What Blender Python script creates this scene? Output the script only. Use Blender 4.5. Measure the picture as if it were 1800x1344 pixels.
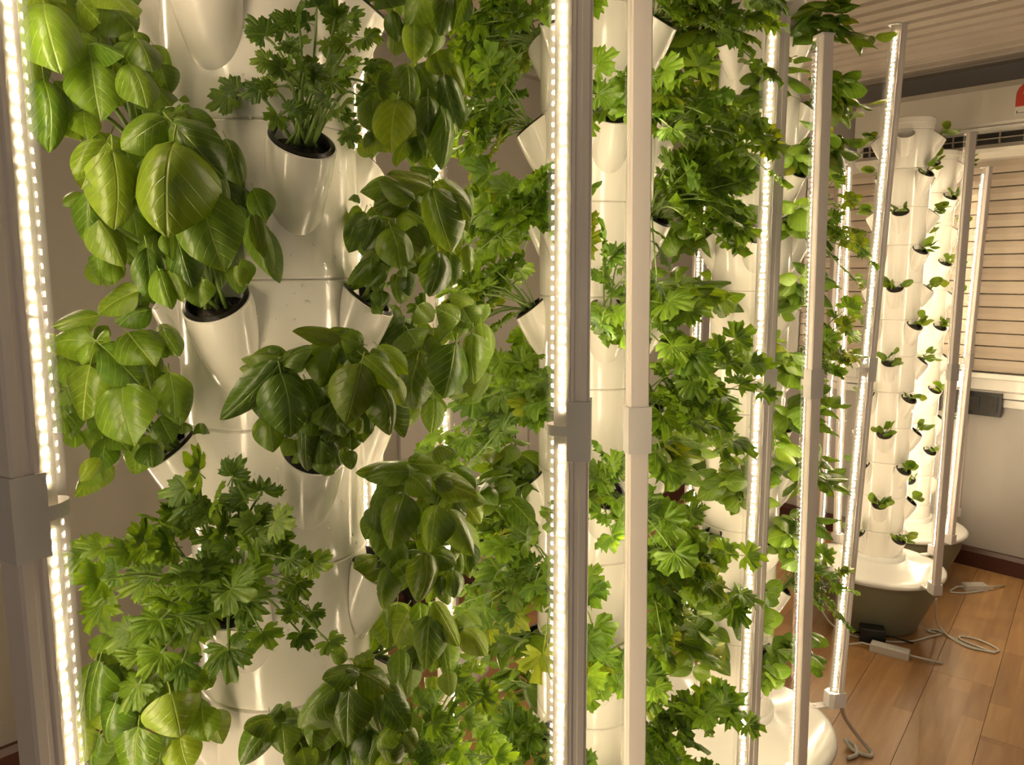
import bpy, math, random
from mathutils import Vector, Matrix

# ---------------------------------------------------------------- camera, world, exposure
for o in list(bpy.data.objects):
    bpy.data.objects.remove(o)
SC = bpy.context.scene
COL = SC.collection
F, PITCH_CAM, CAMZ = 1330.0, math.radians(8.2), 1.35
cam = bpy.data.cameras.new('camera')
cam.sensor_fit = 'HORIZONTAL'; cam.sensor_width = 36.0; cam.lens = F / 1800 * 36
cam.clip_start = 0.02
camo = bpy.data.objects.new('camera', cam); COL.objects.link(camo)
camo.location = (0, 0, CAMZ); camo.rotation_euler = (math.pi / 2 - PITCH_CAM, 0, 0)
SC.camera = camo
w = bpy.data.worlds.new('world'); SC.world = w; w.use_nodes = True
w.node_tree.nodes['Background'].inputs[0].default_value = (1.0, .86, .68, 1)
w.node_tree.nodes['Background'].inputs[1].default_value = 0.29
SC.view_settings.view_transform = 'Standard'
SC.view_settings.look = 'None'
SC.view_settings.gamma = 1.0
SC.view_settings.exposure = 0.25
SC.view_settings.use_curve_mapping = False
LED_STRENGTH = 200.0
cy = SC.cycles
cy.max_bounces = 4; cy.diffuse_bounces = 2; cy.glossy_bounces = 2; cy.transmission_bounces = 3; cy.transparent_max_bounces = 8
cy.use_adaptive_sampling = True; cy.adaptive_threshold = .30; cy.adaptive_min_samples = 20
cy.caustics_reflective = False; cy.caustics_refractive = False
LED_COLOR = (1.0, .80, .52)

FWD = Vector((0, math.cos(PITCH_CAM), -math.sin(PITCH_CAM)))
UPV = Vector((0, math.sin(PITCH_CAM), math.cos(PITCH_CAM)))
EYE = Vector((0, 0, CAMZ))
Z = Vector((0, 0, 1))

def ray(u, v):
    return FWD + Vector((1, 0, 0)) * ((u - 900) / F) - UPV * ((v - 672) / F)

def P(u, v, Y):
    d = ray(u, v)
    return EYE + d * (Y / d.y)

# ---------------------------------------------------------------- materials
def mat(name):
    m = bpy.data.materials.new(name); m.use_nodes = True
    nt = m.node_tree
    return m, nt, nt.nodes['Principled BSDF']

def simple(name, col, rough=.5, metal=0.0, coat=0.0, noise=0.0, nscale=20.0, bump=0.0):
    m, nt, b = mat(name)
    b.inputs['Base Color'].default_value = (*col, 1)
    b.inputs['Roughness'].default_value = rough
    b.inputs['Metallic'].default_value = metal
    b.inputs['Coat Weight'].default_value = coat
    b.inputs['Coat Roughness'].default_value = .08
    if noise or bump:
        tc = nt.nodes.new('ShaderNodeTexCoord'); n = nt.nodes.new('ShaderNodeTexNoise')
        n.inputs['Scale'].default_value = nscale; n.inputs['Detail'].default_value = 4
        nt.links.new(tc.outputs['Object'], n.inputs['Vector'])
        if noise:
            r = nt.nodes.new('ShaderNodeMix'); r.data_type = 'RGBA'
            r.inputs[6].default_value = (*[c * (1 - noise) for c in col], 1)
            r.inputs[7].default_value = (*[min(1, c * (1 + noise)) for c in col], 1)
            nt.links.new(n.outputs['Fac'], r.inputs[0]); nt.links.new(r.outputs[2], b.inputs['Base Color'])
        if bump:
            bp = nt.nodes.new('ShaderNodeBump'); bp.inputs['Strength'].default_value = bump
            bp.inputs['Distance'].default_value = .002
            nt.links.new(n.outputs['Fac'], bp.inputs['Height']); nt.links.new(bp.outputs[0], b.inputs['Normal'])
    return m

def emitter(name, col, s):
    m, nt, b = mat(name)
    b.inputs['Base Color'].default_value = (*col, 1)
    b.inputs['Emission Color'].default_value = (*col, 1)
    b.inputs['Emission Strength'].default_value = s
    return m

def clear(name, tint, gloss=.05, haze=.012):
    m = bpy.data.materials.new(name); m.use_nodes = True
    nt = m.node_tree; nt.nodes.clear()
    out = nt.nodes.new('ShaderNodeOutputMaterial'); tr = nt.nodes.new('ShaderNodeBsdfTransparent')
    gl = nt.nodes.new('ShaderNodeBsdfGlossy'); tl = nt.nodes.new('ShaderNodeBsdfTranslucent')
    m1 = nt.nodes.new('ShaderNodeMixShader'); m2 = nt.nodes.new('ShaderNodeMixShader')
    tr.inputs[0].default_value = (*tint, 1); gl.inputs['Roughness'].default_value = .08
    m1.inputs[0].default_value = gloss; m2.inputs[0].default_value = haze
    nt.links.new(tr.outputs[0], m1.inputs[1]); nt.links.new(gl.outputs[0], m1.inputs[2])
    nt.links.new(m1.outputs[0], m2.inputs[1]); nt.links.new(tl.outputs[0], m2.inputs[2])
    nt.links.new(m2.outputs[0], out.inputs[0])
    return m

def leafmat(name, dark, light, vein, veins=True, transl=.26, rough=.32, nsec=6.0):
    m = bpy.data.materials.new(name); m.use_nodes = True
    nt = m.node_tree; N = nt.nodes; L = nt.links
    b = N['Principled BSDF']; out = N['Material Output']
    oi = N.new('ShaderNodeObjectInfo'); uv = N.new('ShaderNodeUVMap')
    sep = N.new('ShaderNodeSeparateXYZ'); L.new(uv.outputs[0], sep.inputs[0])
    def math_(op, a, c=None, clamp=False):
        n = N.new('ShaderNodeMath'); n.operation = op; n.use_clamp = clamp
        for i, s in enumerate((a, c)):
            if s is None: continue
            if isinstance(s, (int, float)): n.inputs[i].default_value = s
            else: L.new(s, n.inputs[i])
        return n.outputs[0]
    au = math_('ABSOLUTE', math_('SUBTRACT', sep.outputs[0], .5))
    nz = N.new('ShaderNodeTexNoise'); nz.inputs['Scale'].default_value = 7
    off = N.new('ShaderNodeVectorMath'); off.operation = 'ADD'
    cx = N.new('ShaderNodeCombineXYZ'); L.new(math_('MULTIPLY', oi.outputs['Random'], 37.0), cx.inputs[2])
    L.new(uv.outputs[0], off.inputs[0]); L.new(cx.outputs[0], off.inputs[1]); L.new(off.outputs[0], nz.inputs['Vector'])
    c1 = N.new('ShaderNodeMix'); c1.data_type = 'RGBA'
    c1.inputs[6].default_value = (*dark, 1); c1.inputs[7].default_value = (*light, 1)
    fac = math_('ADD', math_('MULTIPLY', nz.outputs['Fac'], .7), math_('MULTIPLY', math_('SUBTRACT', oi.outputs['Random'], .35), .8), True)
    L.new(fac, c1.inputs[0])
    mid = math_('SUBTRACT', 1.0, math_('DIVIDE', au, .022), True)
    if veins:
        s = math_('SUBTRACT', sep.outputs[1], math_('MULTIPLY', au, .95))
        fr = math_('ABSOLUTE', math_('SUBTRACT', math_('FRACT', math_('MULTIPLY', s, nsec)), .5))
        sec = math_('SUBTRACT', 1.0, math_('DIVIDE', fr, .07), True)
        vf = math_('MAXIMUM', mid, math_('MULTIPLY', sec, .55))
    else:
        fr = None; vf = math_('MULTIPLY', mid, .7)
    c2 = N.new('ShaderNodeMix'); c2.data_type = 'RGBA'
    L.new(math_('MULTIPLY', vf, .75), c2.inputs[0]); L.new(c1.outputs[2], c2.inputs[6]); c2.inputs[7].default_value = (*vein, 1)
    c3 = N.new('ShaderNodeMix'); c3.data_type = 'RGBA'; c3.blend_type = 'MULTIPLY'; c3.inputs[0].default_value = 1
    L.new(c2.outputs[2], c3.inputs[6]); L.new(oi.outputs['Color'], c3.inputs[7])
    L.new(c3.outputs[2], b.inputs['Base Color'])
    b.inputs['Roughness'].default_value = rough
    b.inputs['Specular IOR Level'].default_value = .45
    bp = N.new('ShaderNodeBump'); bp.inputs['Strength'].default_value = .35; bp.inputs['Distance'].default_value = .003
    h = math_('SUBTRACT', math_('MULTIPLY', nz.outputs['Fac'], .5), vf)
    L.new(h, bp.inputs['Height']); L.new(bp.outputs[0], b.inputs['Normal'])
    tl = N.new('ShaderNodeBsdfTranslucent')
    br = N.new('ShaderNodeMix'); br.data_type = 'RGBA'; br.blend_type = 'MULTIPLY'; br.inputs[0].default_value = 1
    L.new(c3.outputs[2], br.inputs[6]); br.inputs[7].default_value = (2.2, 1.9, .7, 1)
    L.new(br.outputs[2], tl.inputs[0])
    mx = N.new('ShaderNodeMixShader'); mx.inputs[0].default_value = transl
    L.new(b.outputs[0], mx.inputs[1]); L.new(tl.outputs[0], mx.inputs[2]); L.new(mx.outputs[0], out.inputs[0])
    return m

def woodmat(name, c1, c2, scale=(1.5, 14, 14), rough=.35):
    m, nt, b = mat(name)
    tc = nt.nodes.new('ShaderNodeTexCoord'); mp = nt.nodes.new('ShaderNodeMapping'); mp.inputs['Scale'].default_value = scale
    oi = nt.nodes.new('ShaderNodeObjectInfo'); n = nt.nodes.new('ShaderNodeTexNoise'); n.noise_dimensions = '4D'
    n.inputs['Scale'].default_value = 2.2; n.inputs['Detail'].default_value = 6; n.inputs['Distortion'].default_value = .6
    mm = nt.nodes.new('ShaderNodeMath'); mm.operation = 'MULTIPLY'; mm.inputs[1].default_value = 50
    nt.links.new(oi.outputs['Random'], mm.inputs[0]); nt.links.new(mm.outputs[0], n.inputs['W'])
    nt.links.new(tc.outputs['Object'], mp.inputs[0]); nt.links.new(mp.outputs[0], n.inputs['Vector'])
    r = nt.nodes.new('ShaderNodeMix'); r.data_type = 'RGBA'; r.inputs[6].default_value = (*c1, 1); r.inputs[7].default_value = (*c2, 1)
    a = nt.nodes.new('ShaderNodeMath'); a.operation = 'MULTIPLY_ADD'; a.inputs[1].default_value = .45; a.use_clamp = True
    s = nt.nodes.new('ShaderNodeMath'); s.operation = 'MULTIPLY_ADD'; s.inputs[1].default_value = 1.6; s.inputs[2].default_value = -.52
    nt.links.new(n.outputs['Fac'], s.inputs[0]); nt.links.new(oi.outputs['Random'], a.inputs[0]); nt.links.new(s.outputs[0], a.inputs[2])
    nt.links.new(a.outputs[0], r.inputs[0]); nt.links.new(r.outputs[2], b.inputs['Base Color'])
    b.inputs['Roughness'].default_value = rough
    return m

M = {}
M['white'] = simple('glossy white plastic', (.86, .82, .74), .16, coat=.3)
M['lid'] = simple('white lid plastic', (.80, .78, .73), .2, coat=.3)
M['bowl'] = simple('olive grey reservoir plastic', (.23, .225, .15), .42)
M['cup'] = simple('black net cup plastic', (.012, .011, .010), .3)
M['medium'] = simple('dark wet growing medium', (.014, .010, .007), .5, noise=.6, nscale=300, bump=.8)
M['alu'] = simple('brushed aluminium', (.86, .78, .73), .42, metal=.12)
M['clip'] = simple('milky white clip plastic', (.72, .68, .66), .32)
M['board'] = simple('white led board', (.58, .54, .46), .5)
M['led'] = emitter('warm white led', LED_COLOR, LED_STRENGTH)
M['led'].cycles.emission_sampling = 'FRONT'
M['cover'] = clear('clear led cover', (.97, .97, .97))
M['water'] = simple('beaded water on white', (.86, .83, .76), .03, coat=1.0)
M['wall'] = simple('warm grey wall paint', (.31, .285, .245), .55, noise=.05, nscale=3)
M['wallw'] = simple('white wall panel', (.44, .41, .385), .35)
M['ceil'] = simple('cream ribbed ceiling sheet', (.62, .54, .46), .5)
M['base'] = simple('dark brown skirting', (.075, .026, .018), .35)
def strips(m):
    nt = m.node_tree; b = nt.nodes['Principled BSDF']; src = b.inputs['Base Color'].links[0].from_socket
    tc = nt.nodes.new('ShaderNodeTexCoord'); oi = nt.nodes.new('ShaderNodeObjectInfo'); ad = nt.nodes.new('ShaderNodeVectorMath'); ad.operation = 'ADD'
    sc = nt.nodes.new('ShaderNodeVectorMath'); sc.operation = 'SCALE'; sc.inputs[0].default_value = (9.7, 0, 0)
    nt.links.new(oi.outputs['Random'], sc.inputs['Scale']); nt.links.new(tc.outputs['Object'], ad.inputs[0]); nt.links.new(sc.outputs[0], ad.inputs[1])
    br = nt.nodes.new('ShaderNodeTexBrick'); br.inputs['Scale'].default_value = 1; br.inputs['Brick Width'].default_value = .42; br.inputs['Row Height'].default_value = .06
    br.inputs['Mortar Size'].default_value = 0; br.offset = .37
    br.inputs['Color1'].default_value = (.82, .79, .75, 1); br.inputs['Color2'].default_value = (1.12, 1.10, 1.05, 1)
    nt.links.new(ad.outputs[0], br.inputs['Vector'])
    mx = nt.nodes.new('ShaderNodeMix'); mx.data_type = 'RGBA'; mx.blend_type = 'MULTIPLY'; mx.inputs[0].default_value = 1
    nt.links.new(src, mx.inputs[6]); nt.links.new(br.outputs['Color'], mx.inputs[7]); nt.links.new(mx.outputs[2], b.inputs['Base Color'])
    return m
M['plank'] = strips(woodmat('oak floor plank', (.37, .185, .072), (.60, .355, .155)))
M['sub'] = simple('floor underlay', (.12, .065, .03), .8)
M['slat'] = woodmat('pale wood-tone blind slat', (.48, .39, .30), (.57, .48, .39), (.8, 20, 20), .5)
M['ac'] = simple('white air conditioner casing', (.66, .62, .55), .35)
M['dark'] = simple('dark recess', (.02, .017, .014), .6)
M['vane'] = simple('grey vane plastic', (.32, .28, .23), .45)
M['black'] = simple('black plastic', (.012, .012, .012), .35)
M['red'] = simple('red sticker print', (.55, .06, .03), .5)
M['paper'] = simple('white sticker print', (.75, .72, .66), .5)
M['cable'] = simple('white cable', (.72, .69, .63), .4)
M['bag'] = simple('white plastic bag', (.75, .73, .70), .35, bump=.4, nscale=60)
M['beige'] = simple('beige board', (.50, .42, .34), .6)
M['basil'] = leafmat('basil leaf', (.052, .115, .007), (.160, .262, .018), (.28, .38, .09))
M['parsley'] = leafmat('parsley leaf', (.050, .120, .005), (.160, .282, .014), (.21, .32, .035), veins=False, rough=.42, transl=.3)
M['young'] = leafmat('young leaf', (.052, .115, .008), (.140, .236, .018), (.22, .31, .05), transl=.25)
M['stem'] = simple('green stem', (.17, .26, .05), .45)

# ---------------------------------------------------------------- mesh helpers
def mesh(name, verts, faces, m, smooth=True, sharp=None, uvs=None):
    me = bpy.data.meshes.new(name)
    me.from_pydata([tuple(v) for v in verts], [], faces)
    if m is not None: me.materials.append(m)
    if smooth:
        me.polygons.foreach_set('use_smooth', [True] * len(me.polygons))
    if uvs is not None:
        l = me.uv_layers.new(name='UVMap')
        vi = [0] * len(me.loops); me.loops.foreach_get('vertex_index', vi)
        flat = []
        for i in vi: flat += uvs[i]
        l.data.foreach_set('uv', flat)
    me.update()
    if smooth and sharp: me.set_sharp_from_angle(angle=math.radians(sharp))
    return me

def obj(name, me, parent=None, loc=None, mw=None):
    o = bpy.data.objects.new(name, me); COL.objects.link(o)
    if parent: o.parent = parent
    if mw is not None: o.matrix_basis = mw
    elif loc is not None: o.location = loc
    return o

def tag(o, label, cat, group=None, kind=None):
    o['label'] = label
    if cat: o['category'] = cat
    if group: o['group'] = group
    if kind: o['kind'] = kind
    return o

def empty(name, loc=(0, 0, 0)):
    o = bpy.data.objects.new(name, None); COL.objects.link(o); o.location = loc; o.empty_display_size = .02
    return o

class MB:
    def __init__(s): s.v = []; s.f = []
    def box(s, x0, x1, y0, y1, z0, z1):
        n = len(s.v)
        s.v += [Vector((x, y, z)) for z in (z0, z1) for y in (y0, y1) for x in (x0, x1)]
        s.f += [tuple(n + i for i in q) for q in ((0, 2, 3, 1), (4, 5, 7, 6), (0, 1, 5, 4), (2, 6, 7, 3), (0, 4, 6, 2), (1, 3, 7, 5))]
        return s
    def loft(s, rings, cap0=True, cap1=True, closed=True):
        n = len(s.v); k = len(rings[0])
        for r in rings: s.v += [Vector(p) for p in r]
        for i in range(len(rings) - 1):
            for j in range(k if closed else k - 1):
                a, b = n + i * k + j, n + i * k + (j + 1) % k
                s.f.append((a, b, b + k, a + k))
        if cap0: s.f.append(tuple(n + j for j in reversed(range(k))))
        if cap1: s.f.append(tuple(n + (len(rings) - 1) * k + j for j in range(k)))
        return s
    def lathe(s, prof, seg=48, cap0=True, cap1=True):
        return s.loft([[(r * math.cos(2 * math.pi * j / seg), r * math.sin(2 * math.pi * j / seg), z) for j in range(seg)] for r, z in prof], cap0, cap1)
    def tube(s, pts, rad, sides=6):
        pts = [Vector(p) for p in pts]; rings = []
        t0 = (pts[1] - pts[0]).normalized()
        ref = Vector((1, 0, 0)) if abs(t0.x) < .8 else Vector((0, 1, 0))
        for i, p in enumerate(pts):
            t = (pts[min(i + 1, len(pts) - 1)] - pts[max(i - 1, 0)]).normalized()
            a = (ref - t * ref.dot(t)).normalized(); b = t.cross(a); ref = a
            r = rad[i] if isinstance(rad, (list, tuple)) else rad
            rings.append([p + (a * math.cos(2 * math.pi * j / sides) + b * math.sin(2 * math.pi * j / sides)) * r for j in range(sides)])
        return s.loft(rings)
    def mesh(s, name, m, smooth=False, sharp=None): return mesh(name, s.v, s.f, m, smooth, sharp)
    def build(s, name, m, parent=None, smooth=False, sharp=None, loc=None, mw=None):
        return obj(name, s.mesh(name, m, smooth, sharp), parent, loc, mw)

def spline(pts, n=8):
    pts = [Vector(p) for p in pts]; q = [pts[0] * 2 - pts[1]] + pts + [pts[-1] * 2 - pts[-2]]; out = []
    for i in range(1, len(q) - 2):
        for k in range(n):
            t = k / n; a, b, c, d = q[i - 1], q[i], q[i + 1], q[i + 2]
            out.append(.5 * ((2 * b) + (c - a) * t + (2 * a - 5 * b + 4 * c - d) * t * t + (3 * b - a - 3 * c + d) * t ** 3))
    out.append(pts[-1]); return out

# ---------------------------------------------------------------- room
AZ = math.radians(43)
ADIR = Vector((math.sin(AZ), math.cos(AZ), 0))           # along the left wall, towards the corner
BDIR = Vector((math.sin(AZ), -math.cos(AZ), 0))          # along the right wall, away from the corner
CORNER = Vector((1.09, 4.52, 0))
CEIL = 2.24
def in_normal(d, toward):
    n = Vector((-d.y, d.x, 0)); return n if n.dot(toward) > 0 else -n
NA = in_normal(ADIR, -CORNER)    # into the room
NB = in_normal(BDIR, -CORNER)
MA = Matrix((( -ADIR.x, NA.x, 0, CORNER.x), (-ADIR.y, NA.y, 0, CORNER.y), (0, 0, 1, 0), (0, 0, 0, 1)))  # x away from corner, y into room
MBm = Matrix(((BDIR.x, NB.x, 0, CORNER.x), (BDIR.y, NB.y, 0, CORNER.y), (0, 0, 1, 0), (0, 0, 0, 1)))

def on_wall(u, v, Mw, off=0.0):
    n = Vector((Mw[0][1], Mw[1][1], 0)); d = ray(u, v)
    t = (off - (EYE - CORNER).dot(n)) / d.dot(n)
    return Mw.inverted() @ (EYE + d * t)

def seat(o, Mw):
    m = Mw.copy(); m.translation = o.location; o.matrix_basis = m

LA, LB = 6.2, 4.6
wl = MB().box(-.1, LA, -.1, 0, 0, CEIL + .05).build('wall_left', M['wall'], mw=MA); tag(wl, 'warm grey wall behind the nearest tower', 'wall', kind='structure')
wr = MB().box(-.1, LB, -.1, 0, 0, CEIL + .05).build('wall_right', M['wallw'], mw=MBm); tag(wr, 'white panelled wall below the blind and air conditioner', 'wall', kind='structure')
# ceiling: ribbed sheets running along the right wall's direction
cl = empty('ceiling', CORNER + Vector((0, 0, CEIL))); tag(cl, 'cream ceiling of ribbed metal sheets', 'ceiling', kind='structure')
RIB = .10
prof = []
for k in range(6):
    x = k * RIB
    prof += [(x, 0), (x + .062, 0), (x + .070, .013), (x + .092, .013)]
prof.append((6 * RIB - .002, 0))
cb = MB().loft([[(p[0], y, p[1]) for p in prof] for y in (-.4, LB + .4)], False, False, closed=False)
cm = cb.mesh('ceiling_sheet', M['ceil'])
for k in range(12):
    # sheet x axis runs into the room from the right wall, y along that wall
    mw = Matrix(((NB.x, BDIR.x, 0, NB.x * (k * .6 - .3)), (NB.y, BDIR.y, 0, NB.y * (k * .6 - .3)), (0, 0, 1, 0), (0, 0, 0, 1)))
    obj('ceiling_sheet', cm, cl, mw=mw)
MB().box(-.6, 7, -.6, 5.4, .03, .06).build('roof_deck', M['dark'], cl, mw=Matrix(((NB.x, BDIR.x, 0, 0), (NB.y, BDIR.y, 0, 0), (0, 0, 1, 0), (0, 0, 0, 1))))

# floor planks
fl = MB().box(-4.2, 6.2, -2.5, 6.5, -.06, -.012).build('floor', M['sub']); tag(fl, 'warm brown oak plank floor', 'floor', kind='structure')
FA = math.radians(38)
pd = Vector((math.sin(FA), math.cos(FA), 0)); pn = Vector((math.cos(FA), -math.sin(FA), 0))
PL, PW = 1.22, .18
b = .0004
pm = MB().loft([[(b, b, -.012), (PL - b, b, -.012), (PL - b, PW - b, -.012), (b, PW - b, -.012)],
                [(b, b, -.001), (PL - b, b, -.001), (PL - b, PW - b, -.001), (b, PW - b, -.001)],
                [(2 * b, 2 * b, 0), (PL - 2 * b, 2 * b, 0), (PL - 2 * b, PW - 2 * b, 0), (2 * b, PW - 2 * b, 0)]]).mesh('plank', M['plank'])
rp = random.Random(3)
for r in range(-26, 28):
    off = rp.random() * PL
    for c in range(-4, 7):
        q = pn * (r * PW) + pd * (c * PL + off)
        mid = q + pd * PL / 2 + pn * PW / 2
        la = (mid - CORNER).dot(NA); lb = (mid - CORNER).dot(NB)
        if la < -.1 or lb < -.5 or la > LB - .2 or lb > LA - .2: continue
        if mid.y < .3: continue
        obj('plank', pm, fl, mw=Matrix(((pd.x, pn.x, 0, q.x), (pd.y, pn.y, 0, q.y), (0, 0, 1, 0), (0, 0, 0, 1))))

for nm, Mw, L_ in (('baseboard_left', MA, LA), ('baseboard_right', MBm, LB)):
    o = MB().loft([[(x, 0, 0), (x, .022, 0), (x, .022, .07), (x, .012, .088), (x, 0, .09)] for x in (0, L_)]).build(nm, M['base'], mw=Mw)
    tag(o, 'dark brown skirting board under the %s' % ('grey wall' if nm.endswith('left') else 'white wall'), 'baseboard', kind='structure')

# left wall: cornice, panel joints, black socket trunking with plugs
o = MB().loft([[(x, 0, 0), (x, .05, .0), (x, .05, .03), (x, .03, .035), (x, .03, .05), (x, .012, .06), (x, 0, .06)] for x in (.05, LA)]).build('trim_1', M['wall'], mw=MA @ Matrix.Translation((0, 0, on_wall(812, 84, MA, .04).z - .03)))
tag(o, 'stepped cornice moulding along the top of the grey wall', 'trim', kind='structure')
tz = on_wall(850, 690, MA, .03).z
zt = tz - .012
for k in range(9):
    o = MB().loft([[(x0, 0, 0), (x0, y1, 0), (x0, y1, zt), (x0, 0, zt)] for x0, y1 in ((k * .25 + .003, .006), (k * .25 + .006, .012), (k * .25 + .244, .012), (k * .25 + .247, .006))]).build('wall_panel', M['wallw'], wl)
root = empty('socket_rail', MA @ Vector((on_wall(880, 685, MA).x, 0, tz))); root.rotation_euler = MA.to_euler()
tag(root, 'black socket rail with plugs on the grey wall behind the towers', 'socket rail')
MB().box(-.9, .75, 0, .035, -.012, .028).build('rail', M['black'], root)
for i, (x, d, h) in enumerate(((.10, .055, .06), (.0, .05, .03), (-.17, .05, .035), (-.34, .05, .05))):
    p = MB().box(x - .022, x + .022, .03, .03 + d, -.055 + (i % 2) * .03, .02 + (i % 2) * .012).build('plug', M['black'], root)
    MB().tube(spline([(x, .06, -.04), (x - .015, .075, -.10), (x - .03, .06, -.25), (x - .05, .03, -.5), (x - .06, .03, -.75)]), .0035).build('cord', M['black'], p, True)

# right wall: window with wood-tone blind, frame, sill, trunking
pL, pR = on_wall(1440, 480, MBm, .05), on_wall(1990, 480, MBm, .05)
zb, ztp = on_wall(1740, 655, MBm, .04).z, on_wall(1740, 283, MBm, .04).z
wx0, wx1 = pL.x - .1, min(pR.x, LB - .3)
win = empty('window_1', MBm @ Vector((wx0, 0, zb))); seat(win, MBm); tag(win, 'window in the white wall behind the blind', 'window', kind='structure')
H, W = ztp - zb, wx1 - wx0
MB().box(-.05, 0, 0, .05, -.03, H + .06).build('window_frame', M['lid'], win)
MB().box(W, W + .05, 0, .05, -.03, H + .06).build('window_frame', M['lid'], win)
MB().box(-.05, W + .05, 0, .075, H, H + .075).build('window_frame', M['lid'], win)
MB().loft([[(x, 0, 0), (x, .075, 0), (x, .08, -.02), (x, .05, -.03), (x, .05, -.075), (x, .03, -.085), (x, .03, -.11), (x, 0, -.11)] for x in (-.05, W + .05)]).build('window_sill', M['lid'], win)
MB().box(0, W, .001, .012, 0, H).build('pane', M['wallw'], win)
bl = empty('window_blind', MBm @ Vector((wx0, .03, zb + .003))); seat(bl, MBm)
tag(bl, 'pale wood-tone horizontal slat blind under the air conditioner', 'blind')
ns = max(8, int(round(H / .056))); sh = H / ns
sm = MB().loft([[(x, 0, 0), (x, .012, .003), (x, .016, sh * .5), (x, .012, sh - .003), (x, 0, sh - .0015)] for x in (.01, W - .01)]).mesh('slat', M['slat'])
for k in range(ns): obj('slat', sm, bl, (0, 0, k * sh))
trz = on_wall(1735, 708, MBm, .02).z
o = MB().box(0, LB - .1, 0, .018, trz - .012, trz + .022).build('cable_trunking', M['lid'], mw=MBm); tag(o, 'slim white cable trunking along the white wall below the window sill', 'trunking')
q0, q1 = on_wall(1640, 700, MBm, .03), on_wall(1762, 708, MBm, .03)
sb = empty('socket_box', MBm @ Vector((q0.x, .018, trz))); seat(sb, MBm); tag(sb, 'long black socket box on the white trunking beside the seedling towers', 'socket')
sw = q1.x - q0.x
MB().box(0, sw, 0, .03, -.055, .05).build('housing', M['black'], sb)
for k in range(4):
    f = MB().box(sw * (k + .18) / 4, sw * (k + .82) / 4, .03, .033, -.035, .03).build('socket_face', M['dark'], sb)
    MB().box(sw * (k + .44) / 4, sw * (k + .56) / 4, .033, .035, -.01, .01).build('pin_hole', M['black'], f)

# air conditioner
aoff = .205
aL = on_wall(1503, 230, MBm, aoff)
aT = on_wall(1650, 158, MBm, aoff).z
ac = empty('air_conditioner', MBm @ Vector((aL.x, 0, aT - .30))); seat(ac, MBm)
tag(ac, 'white wall-mounted split air conditioner under the ribbed ceiling', 'air conditioner')
AW = .95
pf = [(0, 0), (.13, 0), (.175, .02), (.185, .035), (.17, .05), (.17, .10), (.195, .115), (.205, .135), (.205, .27), (.19, .295), (.16, .30), (0, .30)]
MB().loft([[(x, d, z) for d, z in pf] for x in (0, AW)]).build('casing', M['ac'], ac)
MB().box(.03, AW - .10, .168, .1712, .052, .098).build('outlet', M['dark'], ac)
MB().box(.02, AW - .08, .17, .19, .072, .075).build('louvre', M['vane'], ac, mw=Matrix.Rotation(math.radians(0), 4, 'X'))
for k in range(9):
    MB().box(.06 + k * .088, .066 + k * .088, .165, .183, .054, .097).build('fin', M['vane'], ac)
MB().box(-.002, AW + .002, .19, .2065, .108, .118).build('front_trim', M['lid'], ac)
st = on_wall(1787, 160, MBm, aoff + .002)
stk = empty('energy_sticker', MBm @ Vector((st.x, aoff + .001, aT - .30 + .150))); seat(stk, MBm); tag(stk, 'red and white rating sticker on the air conditioner front', 'sticker')
hw = .055
MB().box(0, hw * 2, 0, .001, 0, .10).build('white_panel', M['paper'], stk)
MB().box(0, hw * 2, .001, .0016, .034, .080).build('red_band', M['red'], stk)
pts = [(hw + hw * math.cos(a), 0, .08 + hw * .9 * math.sin(a)) for a in [math.pi * k / 16 for k in range(17)]]
MB().loft([[(p[0], y, p[2]) for p in pts] for y in (0, .0016)]).build('red_arch', M['red'], stk)
pts = [(hw + hw * .55 * math.cos(a), 0, .082 + hw * .5 * math.sin(a)) for a in [math.pi * k / 12 for k in range(13)]]
MB().loft([[(p[0], y, p[2]) for p in pts] for y in (.0016, .0021)]).build('white_dial', M['paper'], stk)
MB().box(.006, hw * 2 - .006, .001, .0015, .008, .010).build('print_line', M['black'], stk)
MB().box(.006, .009, .001, .0015, .008, .018).build('print_line', M['black'], stk)

# ---------------------------------------------------------------- towers
R, PITCH = .085, .1335
TILT = math.radians(38)
RIM_C = (.098, -.018)
def pocket_rings(rads, seg=36):
    out = []
    for (rho, z, r) in rads:
        ring = []
        for j in range(seg):
            a = 2 * math.pi * j / seg
            du, dv = r * math.cos(a), r * math.sin(a)
            ring.append((rho + du * math.cos(TILT), dv, z - du * math.sin(TILT)))
        out.append(ring)
    return out
nx, nz_ = math.sin(TILT), math.cos(TILT)
def off_(d): return (RIM_C[0] + nx * d, RIM_C[1] + nz_ * d)
POCKET = MB().loft(pocket_rings([(*off_(-.012), .0262), (*off_(0), .0272), (*off_(.0006), .0282), (*off_(0), .0296),
                                 (.092, -.030, .0296), (.080, -.056, .0275), (.060, -.0915, .0225)])[0:], False, True).mesh('planting_pocket', M['white'], True, 40)
CUP = MB().loft(pocket_rings([(*off_(-.010), .018), (*off_(-.008), .0235), (*off_(.002), .0235), (*off_(.0028), .0250), (*off_(.0012), .0282)]), False, False).mesh('net_cup', M['cup'], True, 40)
MEDIUM = MB().loft(pocket_rings([(*off_(-.009), .0245), (*off_(-.006), .016), (*off_(-.0055), .004)]), False, True).mesh('growing_medium', M['medium'], True)
SECTION = MB().lathe([(R - .0022, 0), (R - .0004, .0014), (R, .003), (R, PITCH - .0018), (R - .0012, PITCH - .0006), (R - .003, PITCH)], 72).mesh('tower_section', M['white'], True, 35)
LID_R = .238
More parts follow.
